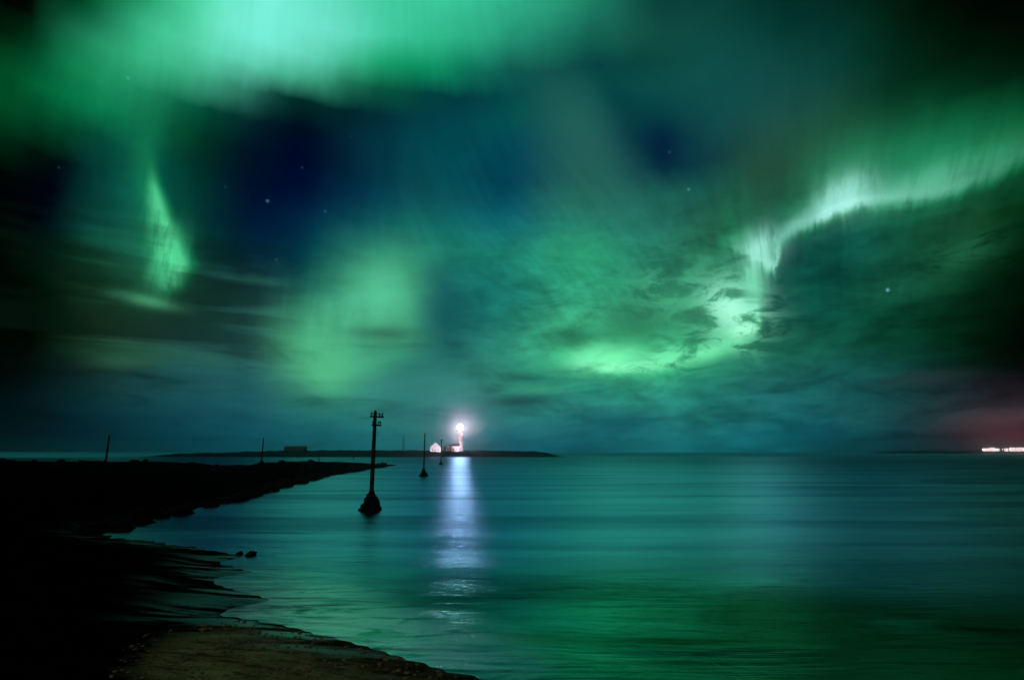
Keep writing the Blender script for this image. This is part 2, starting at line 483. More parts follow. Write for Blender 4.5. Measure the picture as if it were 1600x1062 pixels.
M = {
    'timber': mat('weathered_timber', (0.012, 0.010, 0.009), 0.9, 0.4, 9, 0.3, spec=0.1),
    'steel': mat('dark_steel', (0.03, 0.03, 0.032), 0.6, 0.2, 12),
    'porcelain': mat('brown_porcelain', (0.03, 0.02, 0.015), 0.3, 0.1, 12),
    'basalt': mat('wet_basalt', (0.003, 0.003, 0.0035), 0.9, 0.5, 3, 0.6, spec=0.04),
    'white': mat('white_render', (0.72, 0.66, 0.68), 0.8, 0.08, 1.5, 0.1),
    'pink': mat('rose_render', (0.62, 0.38, 0.45), 0.8, 0.1, 1.5, 0.1),
    'redroof': mat('dark_red_roof', (0.16, 0.05, 0.05), 0.6, 0.2, 3),
    'darkwall': mat('tarred_boards', (0.02, 0.016, 0.018), 0.85, 0.3, 3, 0.2),
    'red': mat('lantern_iron', (0.35, 0.08, 0.07), 0.5, 0.1, 3),
    'glassd': mat('dark_window', (0.01, 0.012, 0.015), 0.1),
    'concrete': mat('concrete', (0.22, 0.21, 0.20), 0.85, 0.15, 2, 0.1),
    'lamp': emit('lantern_light', (0.82, 0.90, 1.0), 60.0),
    'flood': emit('flood_light', (1.0, 0.86, 0.84), 25.0),
    'town': emit('town_window_light', (1.0, 0.78, 0.80), 3.5),
    'townlamp': emit('street_light', (1.0, 0.88, 0.86), 40.0),
}


def add(name, verts, faces, m, parent=None, smooth=False, loc=None):
    me = bpy.data.meshes.new(name)
    me.from_pydata([tuple(v) for v in verts], [], faces)
    me.update()
    if m is not None:
        me.materials.append(m)
    if smooth:
        for p in me.polygons:
            p.use_smooth = True
    o = bpy.data.objects.new(name, me)
    COL.objects.link(o)
    if parent is not None:
        o.parent = parent
    if loc is not None:
        o.location = loc
    return o


def share(name, me, parent=None, loc=(0, 0, 0), rot=(0, 0, 0), sc=(1, 1, 1)):
    o = bpy.data.objects.new(name, me)
    COL.objects.link(o)
    o.parent = parent
    o.location, o.rotation_euler, o.scale = loc, rot, sc
    return o


def empty(name, loc, rz=0.0):
    o = bpy.data.objects.new(name, None)
    o.empty_display_size = 0.3
    COL.objects.link(o)
    o.location = loc
    o.rotation_euler = (0, 0, rz)
    return o


def tag(o, label=None, cat=None, group=None, kind=None):
    for k, v in (('label', label), ('category', cat), ('group', group), ('kind', kind)):
        if v:
            o[k] = v
    return o


class MB:
    def __init__(s):
        s.v, s.f = [], []

    def box(s, a, b):
        i = len(s.v)
        for z in (a[2], b[2]):
            s.v += [(a[0], a[1], z), (b[0], a[1], z), (b[0], b[1], z), (a[0], b[1], z)]
        s.f += [(i, i + 3, i + 2, i + 1), (i + 4, i + 5, i + 6, i + 7)]
        for k in range(4):
            j = (k + 1) % 4
            s.f.append((i + k, i + j, i + 4 + j, i + 4 + k))
        return s

    def lathe(s, prof, n=24, c=(0, 0)):
        """prof: list of (radius, z), closed at both ends"""
        i = len(s.v)
        for r, z in prof:
            for k in range(n):
                a = 2 * math.pi * k / n
                s.v.append((c[0] + r * math.cos(a), c[1] + r * math.sin(a), z))
        for j in range(len(prof) - 1):
            for k in range(n):
                q = (k + 1) % n
                s.f.append((i + j * n + k, i + j * n + q, i + (j + 1) * n + q, i + (j + 1) * n + k))
        s.f.append(tuple(i + k for k in reversed(range(n))))
        s.f.append(tuple(i + (len(prof) - 1) * n + k for k in range(n)))
        return s

    def bar(s, a, b, r, n=8, r2=None):
        a, b = Vector(a), Vector(b)
        d = (b - a).normalized()
        u = d.orthogonal().normalized()
        w = d.cross(u)
        i = len(s.v)
        for p, rr in ((a, r), (b, r2 if r2 is not None else r)):
            for k in range(n):
                t_ = 2 * math.pi * k / n
                s.v.append(tuple(p + (u * math.cos(t_) + w * math.sin(t_)) * rr))
        for k in range(n):
            q = (k + 1) % n
            s.f.append((i + k, i + q, i + n + q, i + n + k))
        s.f.append(tuple(i + k for k in reversed(range(n))))
        s.f.append(tuple(i + n + k for k in range(n)))
        return s

    def prism(s, poly, y0, y1):
        """polygon in x,z swept along y"""
        i = len(s.v)
        n = len(poly)
        for y in (y0, y1):
            s.v += [(x, y, z) for x, z in poly]
        s.f.append(tuple(i + k for k in range(n)))
        s.f.append(tuple(i + n + k for k in reversed(range(n))))
        for k in range(n):
            q = (k + 1) % n
            s.f.append((i + k, i + n + k, i + n + q, i + q))
        return s

    def build(s, name, m, parent=None, smooth=False):
        return add(name, s.v, s.f, m, parent, smooth)


def rock_mesh(name, seed, sub=2, rough=0.35):
    bm = bmesh.new()
    bmesh.ops.create_icosphere(bm, subdivisions=sub, radius=1.0)
    o = Vector((seed * 3.7, seed * 1.9, seed * 5.3))
    for v in bm.verts:
        n = v.co.normalized()
        k = 1 + rough * (mnoise.noise(n * 1.3 + o) + 0.5 * mnoise.noise(n * 2.9 + o))
        for ax in ((1, .3, .2), (-.4, 1, .3), (.1, -.6, 1), (-.9, -.5, -.1)):
            q = Vector(ax).normalized().dot(n * k)
            if q > 0.72:
                k *= 0.72 / q
        v.co = n * k
    me = bpy.data.meshes.new(name)
    bm.to_mesh(me)
    bm.free()
    me.materials.append(M['basalt'])
    return me


ROCKS = [rock_mesh('rock_shape', i + 1, 2 if i < 6 else 1) for i in range(9)]

# ------------------------------------------------------------------ shoreline (plan)
front_px = [(780, 1062), (700, 1046), (600, 1016), (530, 997), (450, 977), (390, 966), (325, 957),
            (395, 945), (430, 936), (340, 912), (330, 905), (400, 893), (345, 880), (385, 868), (300, 852), (160, 832),
            (150, 826), (230, 815), (300, 798), (360, 783), (420, 768), (460, 757), (500, 746), (560, 735), (600, 729), (625, 726.5)]
SHORE = [Vector((70, -60)), Vector((26, -8)), Vector((11, 3.5)), Vector((5.0, 7.0))] + [at(*p).xy for p in front_px]
tip = SHORE[-1]
SHORE += [Vector((tip.x - 6, tip.y + 4)), Vector((-62, 150)), Vector((-80, 128)), Vector((-120, 122)), Vector((-200, 120)), Vector((-420, 110)), Vector((-700, -60)), Vector((0, -400))]


def sdf(x, y):
    """distance inside the land (+) or out at sea (-)"""
    best = 1e18
    inside = False
    n = len(SHORE)
    for i in range(n):
        ax, ay = SHORE[i]
        bx, by = SHORE[(i + 1) % n]
        ex, ey = bx - ax, by - ay
        wx, wy = x - ax, y - ay
        t_ = max(0.0, min(1.0, (wx * ex + wy * ey) / (ex * ex + ey * ey)))
        px, py = wx - ex * t_, wy - ey * t_
        d2 = px * px + py * py
        if d2 < best:
            best = d2
        if (ay > y) != (by > y) and x < (bx - ax) * (y - ay) / (by - ay) + ax:
            inside = not inside
    d = math.sqrt(best)
    return d if inside else -d


def sm(a, b, x):
    t_ = max(0.0, min(1.0, (x - a) / (b - a)))
    return t_ * t_ * (3 - 2 * t_)


CREST = [(-200, 2.3), (-50, 2.25), (0, 2.2), (120, 2.1), (250, 2.1), (290, 1.75), (325, 1.6), (345, 1.15), (400, 1.0), (420, 1.5), (450, 1.75), (500, 1.6), (540, 1.3), (580, 0.8), (620, 0.4), (700, 0.3), (1700, 0.3)]


def lerp(tab, x):
    for (a, u), (b, v) in zip(tab, tab[1:]):
        if x <= b:
            return u + (v - u) * max(0, (x - a) / (b - a))
    return tab[-1][1]


def land_height(x, y, d=None):
    d = sdf(x, y) if d is None else d
    r = math.hypot(x, y)
    p = Vector((x, y, 0))
    if d < 0:
        return max(-2.0, d * 0.10) - 0.02
    # sandy slope rising to where the camera stands
    sand = 2.35 * (1 - math.exp(-d * 0.055)) + 0.02 * mnoise.noise(p * 1.2) * min(1, d)
    # rocky bank
    px = 800 + 889 * x / max(y, 1.0) if y > 5 else -50
    top = lerp(CREST, px)
    rock = top * sm(0, 7 + 5 * sm(80, 30, r), d)
    rock += (0.22 * mnoise.noise(p * 0.45) + 0.20 * mnoise.noise(p * 1.1) + 0.10 * mnoise.noise(p * 2.7)) * min(1, d * 0.5) * (0.5 + 0.5 * sm(20, 60, r))
    w = sm(16, 34, r)
    return sand * (1 - w) + rock * w


def polar(name, radii, az0, az1, naz, hfun, m, attrs=()):
    closed = abs(az1 - az0 - 360) < 1e-6
    verts, faces, vals = [], [], {a: [] for a, _ in attrs}
    for r in radii:
        for k in range(naz + (0 if closed else 1)):
            a = R(az0 + (az1 - az0) * k / naz)
            x, y = r * math.sin(a), r * math.cos(a)
            z, d = hfun(x, y)
            verts.append((x, y, z))
            for nme, fn in attrs:
                vals[nme].append(fn(x, y, z, d))
    w = naz if closed else naz + 1
    for i in range(len(radii) - 1):
        for k in range(naz):
            q = (k + 1) % w
            faces.append((i * w + k, (i + 1) * w + k, (i + 1) * w + q, i * w + q))
    o = add(name, verts, faces, m, smooth=True)
    for nme, _ in attrs:
        at_ = o.data.attributes.new(nme, 'FLOAT', 'POINT')
        at_.data.foreach_set('value', vals[nme])
    return o


# land material: pale brown sand near the water's edge, black lava elsewhere, its black also painting the dark near left
lm_ = bpy.data.materials.new('sand_and_lava')
lm_.use_nodes = True
n = NT(lm_.node_tree)
P = lm_.node_tree.nodes['Principled BSDF']
tc = n.node('ShaderNodeTexCoord').outputs['Object']
at_s = n.node('ShaderNodeAttribute', attribute_name='sand').outputs['Fac']
at_w = n.node('ShaderNodeAttribute', attribute_name='wet').outputs['Fac']
n1 = n.noise(tc, 1.4, 5, 0.65)
n2 = n.noise(tc, 14, 4, 0.7)
n3 = n.noise(n.vm('MULTIPLY', tc, (0.6, 1.6, 1.0)), 2.2, 6, 0.7, 0.6)
sandc = n.ramp(n.m('ADD', n.m('MULTIPLY', n1, 0.55), n.m('MULTIPLY', n2, 0.45)), [(0.30, (0.05, 0.045, 0.022)), (0.48, (0.17, 0.15, 0.075)), (0.68, (0.36, 0.32, 0.18))])
weed = n.rng(n3, 0.46, 0.60)
sandc = n.mix(n.m('MULTIPLY', weed, 0.75), sandc, (0.025, 0.022, 0.010))
sandc = n.mix(at_w, sandc, n.mix(1.0, sandc, (0.22, 0.20, 0.20), 'MULTIPLY'))
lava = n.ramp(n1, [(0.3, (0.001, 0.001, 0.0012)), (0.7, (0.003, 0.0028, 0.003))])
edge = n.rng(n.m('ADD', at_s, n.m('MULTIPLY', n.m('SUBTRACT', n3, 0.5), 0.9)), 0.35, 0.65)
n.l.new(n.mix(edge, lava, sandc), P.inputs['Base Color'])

film = n.m('MULTIPLY', n.node('ShaderNodeAttribute', attribute_name='film').outputs['Fac'], n.rng(n.noise(n.vm('MULTIPLY', tc, (0.28, 1.5, 1)), 1.0, 5, 0.6, 0.6), 0.47, 0.60))
n.l.new(n.m('MULTIPLY', film, 0.7), P.inputs['Specular IOR Level'])
n.l.new(n.m('SUBTRACT', 0.95, n.m('MULTIPLY', film, 0.72)), P.inputs['Roughness'])
b = n.node('ShaderNodeBump')
n.l.new(n.m('SUBTRACT', 0.7, n.m('MULTIPLY', film, 0.6)), b.inputs['Strength'])
b.inputs['Distance'].default_value = 0.06
n.l.new(n.m('ADD', n.m('MULTIPLY', n3, 0.7), n.m('MULTIPLY', n2, 0.3)), b.inputs['Height'])
n.l.new(b.outputs[0], P.inputs['Normal'])


def hland(x, y):
    d = sdf(x, y)
    return land_height(x, y, d), d


def sand_f(x, y, z, d):
    a = math.degrees(math.atan2(x, y))
    r = math.hypot(x, y)
    return sm(19, 12, r) * sm(-40, -22, a) * (1.0 if y > 0 else 0.6)  # sand masked off to the left; vignette darkness painted as lava black


def wet_f(x, y, z, d):
    return sm(2.2, 0.3, d)


def film_f(x, y, z, d):
    return sm(2.6, 0.2, d) * sm(46, 26, math.hypot(x, y)) * sm(0, -5, x)


rad = [1.2]
while rad[-1] < 260:
    rad.append(rad[-1] * 1.03 + 0.02)
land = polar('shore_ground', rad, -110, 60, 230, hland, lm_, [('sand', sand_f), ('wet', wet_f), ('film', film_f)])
tag(land, kind='structure')
rad2 = [1.2, 3, 6, 12, 25, 50, 100, 200]
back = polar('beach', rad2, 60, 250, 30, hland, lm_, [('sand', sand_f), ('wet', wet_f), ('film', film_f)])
tag(back, kind='structure')

# ------------------------------------------------------------------ sea
sea_m = bpy.data.materials.new('sea_water')
sea_m.use_nodes = True
n = NT(sea_m.node_tree)
nt = sea_m.node_tree
nt.nodes.remove(nt.nodes['Principled BSDF'])
tc = n.node('ShaderNodeTexCoord').outputs['Object']
shal = n.node('ShaderNodeAttribute', attribute_name='shallow').outputs['Fac']
foam = n.node('ShaderNodeAttribute', attribute_name='foam').outputs['Fac']
wv1 = n.noise(n.vm('MULTIPLY', tc, (0.045, 0.22, 1)), 1.0, 5, 0.55, 0.4)
wv2 = n.noise(n.vm('MULTIPLY', tc, (1.1, 1.4, 1)), 1.0, 3, 0.6, 0.5)
far = n.rng(n.vm('LENGTH', tc), 15, 120)
bh = n.m('ADD', n.m('MULTIPLY', wv1, 2.0), n.m('MULTIPLY', wv2, 0.14))
bmp = n.node('ShaderNodeBump')
bmp.inputs['Strength'].default_value = 1.0
bmp.inputs['Distance'].default_value = 0.12
n.l.new(bh, bmp.inputs['Height'])
far2 = n.rng(n.vm('LENGTH', tc), 300, 1000)
rough = n.m('ADD', n.m('MULTIPLY', n.rng(wv1, 0.3, 0.7, 0.31, 0.37), n.rng(n.vm('LENGTH', tc), 11, 25, 0.75, 1.0)), n.m('MULTIPLY', far2, 0.35))
gl = n.node('ShaderNodeBsdfGlossy', distribution='BECKMANN')
fn = n.noise(n.vm('MULTIPLY', tc, (0.55, 1.7, 1)), 1.0, 6, 0.65, 1.0)
fm = n.m('MULTIPLY', foam, n.rng(fn, 0.33, 0.56))
weedn = n.noise(n.vm('MULTIPLY', tc, (0.10, 0.30, 1)), 1.0, 5, 0.6, 0.8)
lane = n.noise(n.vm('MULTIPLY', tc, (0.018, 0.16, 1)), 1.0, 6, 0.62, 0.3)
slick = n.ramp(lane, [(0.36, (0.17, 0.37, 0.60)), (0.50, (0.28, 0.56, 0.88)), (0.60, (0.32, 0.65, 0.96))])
right_dim = n.rng(n.sep(tc)[0], 0.0, 9.0, 0.0, 0.16)  # darkens to the right: vignette and dim sky reflection put into the tint
weed_dim = n.ramp(n.m('SUBTRACT', weedn, right_dim), [(0.34, (0.02, 0.14, 0.07)), (0.66, (0.08, 0.52, 0.42))])  # weed green, with the weaker near reflection painted into the tint
n.l.new(n.mix(fm, n.mix(shal, slick, weed_dim), (0.7, 0.95, 1.0)), gl.inputs['Color'])
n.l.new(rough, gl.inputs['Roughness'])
gl.inputs['Anisotropy'].default_value = -0.30          # ripples steeper across the bay than along it
tg = n.xyz(1.0, 0.0, 0.0)
n.l.new(tg, gl.inputs['Tangent'])
n.l.new(bmp.outputs[0], gl.inputs['Normal'])
df = n.node('ShaderNodeBsdfDiffuse')
deep = n.mix(shal, (0.001, 0.012, 0.018), n.ramp(weedn, [(0.38, (0.004, 0.02, 0.006)), (0.62, (0.01, 0.10, 0.06))]))
n.l.new(deep, df.inputs[0])
fr = n.node('ShaderNodeFresnel')
n.l.new(n.m('MULTIPLY_ADD', fm, 1.2, n.m('SUBTRACT', 1.5, n.m('MULTIPLY', shal, 0.1))), fr.inputs['IOR'])
n.l.new(bmp.outputs[0], fr.inputs['Normal'])
mx = n.node('ShaderNodeMixShader')
n.l.new(n.m('MULTIPLY', fr.outputs[0], n.rng(n.vm('LENGTH', tc), 24, 260, 1.0, 0.5, smooth=False)), mx.inputs[0])
n.l.new(df.outputs[0], mx.inputs[1])
n.l.new(gl.outputs[0], mx.inputs[2])
fo = n.node('ShaderNodeBsdfDiffuse')
fo.inputs[0].default_value = (0.55, 0.72, 0.75, 1)
mx2 = n.node('ShaderNodeMixShader')
n.l.new(n.m('MULTIPLY', fm, 0.35), mx2.inputs[0])
n.l.new(mx.outputs[0], mx2.inputs[1])
n.l.new(fo.outputs[0], mx2.inputs[2])
n.l.new(mx2.outputs[0], nt.nodes['Material Output'].inputs[0])


def hsea(x, y):
    r = math.hypot(x, y)
    d = sdf(x, y) if r < 320 else -300.0
    k = sm(22, 10, r) * sm(0.0, 3.0, -d)
    # slow swells running in obliquely to the beach
    p = Vector((x, y, 0))
    ph = -d + 2.2 * mnoise.noise(p * 0.11)
    z = 0.055 * math.sin(ph * 1.0) * (0.75 + 0.5 * mnoise.noise(p * 0.13 + Vector((4, 2, 0))))
    z += 0.008 * math.sin(ph * 2.7 + 1.5 * mnoise.noise(p * 0.3))
    return z * k, d


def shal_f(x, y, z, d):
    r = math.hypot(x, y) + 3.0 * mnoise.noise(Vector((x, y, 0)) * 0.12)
    return sm(28, 14, r - 0.3 * max(0.0, x))  # zone reaches wider to the right, carrying the painted darkness


def foam_f(x, y, z, d):
    r = math.hypot(x, y)
    f1 = sm(3.8, 0.6, -d) * sm(26, 16, r) * sm(1.5, -2.0, x)
    return max(0.0, min(1.0, f1))


rad = [3.0]
while rad[-1] < 90:
    rad.append(rad[-1] * 1.014 + 0.02)
while rad[-1] < 60000:
    rad.append(rad[-1] * 1.12)
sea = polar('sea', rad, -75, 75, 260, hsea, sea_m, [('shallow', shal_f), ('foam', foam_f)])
tag(sea, kind='structure')

# ------------------------------------------------------------------ islet with the lighthouse
ISD = 500.0
gm = mat('islet_turf', (0.005, 0.0055, 0.0045), 0.95, 0.4, 0.3, 0.3, spec=0.02)
sandstrip = mat('pale_shore_stones', (0.10, 0.085, 0.085), 0.9, 0.4, 0.4, 0.3)


def islet():
    x0, x1 = at_depth(228, ISD).x, at_depth(884, ISD).x
    nx, ny = 150, 14
    verts, faces = [], []
    for i in range(nx + 1):
        u = i / nx
        x = x0 + (x1 - x0) * u
        h = 5.6 * sm(0, .10, u) * sm(1.0, .93, u) * (1 - 0.12 * sm(.75, .95, u)) * (0.55 + 0.45 * sm(.05, .4, u)) + 0.01
        wd = 10 + 32 * sm(0, .12, u) * sm(1, .85, u)
        for j in range(ny + 1):
            v = j / ny
            y = ISD - 14 + (v - 0.15) * wd * 1.6
            p = Vector((x * 0.05, y * 0.05, 0))
            prof = sm(0, .30, v) * sm(1, .75, v)
            z = h * prof * (0.9 + 0.22 * mnoise.noise(p * 2.0) + 0.1 * mnoise.noise(p * 7)) - 0.25 * (1 - prof)
            verts.append((x, y, z))
    for i in range(nx):
        for j in range(ny):
            a = i * (ny + 1) + j
            faces.append((a, a + ny + 1, a + ny + 2, a + 1))
    return add('islet', verts, faces, gm, smooth=True)


isl = tag(islet(), kind='structure')
import mathutils.bvhtree as _b
_bv = _b.BVHTree.FromPolygons([v.co for v in isl.data.vertices], [p.vertices[:] for p in isl.data.polygons])


def isl_z(x, y):
    h = _bv.ray_cast(Vector((x, y, 50)), Vector((0, 0, -1)))
    return h[0].z if h[0] else 0.0


# --- lighthouse
def lighthouse(px):
    p = at_depth(px, ISD)
    z0 = isl_z(p.x, p.y) - 0.5
    o = empty('lighthouse', (p.x, p.y, z0))
    tag(o, 'tall white round lighthouse with its lantern blazing on the low islet', 'lighthouse')
    H = 21.6 - z0 - 0.0
    t_ = MB().lathe([(2.9, 0), (2.9, 1.0), (2.55, 1.2), (2.0, H - 1.2), (2.0, H)], 32).build('tower', M['white'], o, True)
    MB().box((-0.55, -2.82, 1.2), (0.55, -2.3, 3.4)).build('door', M['red'], t_)
    for k, zz_ in enumerate((5.6, 9.4, 13.2)):
        w = MB().box((-0.35, -2.52 + k * 0.11, zz_), (0.35, -1.9, zz_ + 1.1)).build('window', M['glassd'], t_)
        MB().box((-0.45, -2.60 + k * 0.11, zz_ - 0.12), (0.45, -1.95, zz_ - 0.003)).build('sill', M['concrete'], w)
    K = 1.3
    g = MB().lathe([(2.05, H + 0.002), (3.1 * K, H + 0.5), (3.1 * K, H + 0.78), (2.0 * K, H + 0.783)], 32).build('gallery', M['concrete'], o)
    rl = MB()
    R1 = 2.95 * K
    for k in range(20):
        a, c = 2 * math.pi * k / 20, 2 * math.pi * (k + 1) / 20
        rl.bar((R1 * math.cos(a), R1 * math.sin(a), H + 0.7), (R1 * math.cos(a), R1 * math.sin(a), H + 1.85), 0.035, 5)
        for zz_ in (1.3, 1.85):
            rl.bar((R1 * math.cos(a), R1 * math.sin(a), H + zz_), (R1 * math.cos(c), R1 * math.sin(c), H + zz_), 0.03, 4)
    rl.build('railing', M['steel'], g)
    MB().lathe([(1.9 * K, H + 0.785), (1.9 * K, H + 1.5)], 24).build('lantern_base', M['white'], o)
    for k in range(8):
        a = 2 * math.pi * k / 8
        MB().bar((1.92 * K * math.cos(a), 1.92 * K * math.sin(a), H + 1.5), (1.92 * K * math.cos(a), 1.92 * K * math.sin(a), H + 5.6), 0.06, 6).build('mullion', M['red'], o)
    MB().lathe([(0.9, H + 1.55), (2.0, H + 2.2), (2.3, H + 3.55), (2.0, H + 4.9), (0.9, H + 5.55)], 24).build('lens', M['lamp'], o, True)
    r_ = MB().lathe([(2.15 * K, H + 5.6), (2.15 * K, H + 5.85), (1.7 * K, H + 6.5), (0.9 * K, H + 7.0), (0.25, H + 7.25)], 24).build('dome', M['red'], o, True)
    MB().lathe([(0.22, H + 7.25), (0.35, H + 7.55), (0.1, H + 8.0)], 12).build('vent', M['red'], r_)
    ld = bpy.data.lights.new('lantern_lamp', 'POINT')
    ld.energy = 820000
    ld.color = (0.94, 0.74, 0.92)
    ld.shadow_soft_size = 2.35
    l_ = bpy.data.objects.new('lantern_lamp', ld)
    COL.objects.link(l_)
    l_.parent = o
    l_.location = (0, 0, H + 3.55)
    return o


lighthouse(718.5)


def gable_house(name, p, w, d, h, rh, wall, roof, label, cat, rz=0.0, windows=2, chimney=False, front='gable'):
    z0 = min(isl_z(p.x + dx_, p.y + dy_) for dx_ in (-w / 2, w / 2) for dy_ in (-d / 2, d / 2)) - 0.2
    o = tag(empty(name, (p.x, p.y, z0), rz), label, cat)
    if front == 'gable':
        MB().prism([(-w / 2, 0), (w / 2, 0), (w / 2, h), (0, h + rh), (-w / 2, h)], -d / 2, d / 2).build('wall', wall, o)
        L_ = math.hypot(w / 2, rh)
        rf = MB()
        for s_ in (-1, 1):
            ex, ez = s_ * (w / 2 + 0.35), h - 0.35 * rh / (w / 2)
            poly = [(0, h + rh + 0.02), (ex, ez + 0.02), (ex, ez + 0.2), (0, h + rh + 0.2)]
            if s_ < 0:
                poly.reverse()
            rf.prism(poly, -d / 2 - 0.3, d / 2 + 0.3)
        rf = rf.build('roof', roof, o)
    else:
        MB().prism([(-d / 2, 0), (d / 2, 0), (d / 2, h), (0, h + rh), (-d / 2, h)], -w / 2, w / 2).build('wall', wall, o).rotation_euler = (0, 0, R(90))
        rf = MB()
        for s_ in (-1, 1):
            ex, ez = s_ * (d / 2 + 0.35), h - 0.35 * rh / (d / 2)
            poly = [(0, h + rh + 0.02), (ex, ez + 0.02), (ex, ez + 0.2), (0, h + rh + 0.2)]
            if s_ < 0:
                poly.reverse()
            rf.prism(poly, -w / 2 - 0.3, w / 2 + 0.3)
        rf = rf.build('roof', roof, o)
        rf.rotation_euler = (0, 0, R(90))
    f = -d / 2
    for k in range(windows):
        x = (k + 1) * w / (windows + 1) - w / 2
        wi = MB().box((x - 0.45, f - 0.04, 1.2), (x + 0.45, f + 0.1, 2.5)).build('window', M['glassd'], o)
        MB().box((x - 0.55, f - 0.10, 1.05), (x + 0.55, f + 0.05, 1.19)).build('sill', M['concrete'], wi)
        MB().box((x - 0.04, f - 0.07, 1.2), (x + 0.04, f - 0.042, 2.5)).build('mullion', M['concrete'], wi)
    if chimney:
        MB().box((-0.35, 0.8, h + rh * 0.4), (0.35, 1.5, h + rh + 1.1)).build('chimney', M['concrete'], rf)
    return o


gable_house('keeper_house', at_depth(681.5, ISD - 4), 9.2, 10, 4.2, 4.2, M['white'], M['redroof'],
            'pale gabled keeper house lit up left of the lighthouse', 'house', windows=3, chimney=True)
gable_house('boat_shed', at_depth(700.5, ISD - 3), 3.4, 6, 4.4, 1.5, M['white'], M['darkwall'],
            'narrow white gabled shed between the keeper house and the lighthouse', 'shed', windows=1)
gable_house('store_hut', at_depth(695.8, ISD - 2), 2.2, 5, 3.6, 0.8, M['darkwall'], M['darkwall'],
            'dark hut squeezed between keeper house and narrow white shed', 'hut', windows=1)
gable_house('engine_house', at_depth(711.2, ISD - 5), 6.6, 5, 4.8, 1.6, M['pink'], M['redroof'],
            'rosy low engine house at the left foot of the lighthouse', 'house', windows=2, front='eave')
gable_house('long_barn', at_depth(461.5, ISD + 4), 17.5, 7, 3.0, 1.4, M['darkwall'], M['darkwall'],
            'long low dark barn on the ridge of the islet', 'barn', windows=4, front='eave')


def flood_lamp(px, dist, aim, label, power):
    p = at_depth(px, dist)
    z0 = isl_z(p.x, p.y) - 0.2
    o = tag(empty('flood_lamp', (p.x, p.y, z0)), label, 'lamp', 'flood lamps on the islet')
    MB().bar((0, 0, 0), (0, 0, 1.6), 0.05, 8).build('post', M['steel'], o)
    MB().box((-0.22, -0.10, 1.6), (0.22, 0.12, 1.95)).build('housing', M['steel'], o)
    MB().box((-0.18, 0.125, 1.64), (0.18, 0.15, 1.91)).build('lamp_glass', M['flood'], o)
    ld = bpy.data.lights.new('flood_beam', 'SPOT')
    ld.energy = power
    ld.color = (0.95, 0.82, 1.0)
    ld.spot_size = R(70)
    ld.spot_blend = 0.6
    ld.shadow_soft_size = 0.2
    l_ = bpy.data.objects.new('flood_beam', ld)
    COL.objects.link(l_)
    l_.parent = o
    l_.location = (0, 0.35, 1.8)
    d_ = Vector(aim) - Vector((p.x, p.y + 0.35, z0 + 1.8))
    l_.rotation_euler = d_.to_track_quat('-Z', 'Y').to_euler()


lp = at_depth(718.5, ISD)
hp = at_depth(681.5, ISD - 4)
flood_lamp(721, ISD - 17, (lp.x, lp.y - 2, 13), 'small flood lamp aimed up at the lighthouse tower', 22000)
flood_lamp(684, ISD - 19, (hp.x, hp.y - 4, 7), 'small flood lamp aimed at the keeper house gable', 7500)

# lattice mast on the islet
p = at_depth(630, ISD + 10)
z0 = isl_z(p.x, p.y) - 0.3
mast = tag(empty('radio_mast', (p.x, p.y, z0)), 'slim tapering lattice mast on the islet left of the keeper house', 'mast')
MH = 19.0 - z0
for k in range(4):
    a = math.pi / 4 + k * math.pi / 2
    MB().bar((1.3 * math.cos(a), 1.3 * math.sin(a), 0), (0.1 * math.cos(a), 0.1 * math.sin(a), MH), 0.14, 6, 0.08).build('leg', M['steel'], mast)
br = MB()
for j in range(9):
    for k in range(4):
        a, c = math.pi / 4 + k * math.pi / 2, math.pi / 4 + (k + 1) * math.pi / 2
        u, v = j / 9, (j + 1) / 9
        ra, rb = 1.3 - 1.2 * u, 1.3 - 1.2 * v
        br.bar((ra * math.cos(a), ra * math.sin(a), MH * u), (rb * math.cos(c), rb * math.sin(c), MH * v), 0.06, 4)
        br.bar((rb * math.cos(a), rb * math.sin(a), MH * v), (rb * math.cos(c), rb * math.sin(c), MH * v), 0.05, 4)
br.build('bracing', M['steel'], mast)
MB().bar((0, 0, MH - 0.1), (0, 0, MH + 2.2), 0.05, 6).build('aerial', M['steel'], mast)


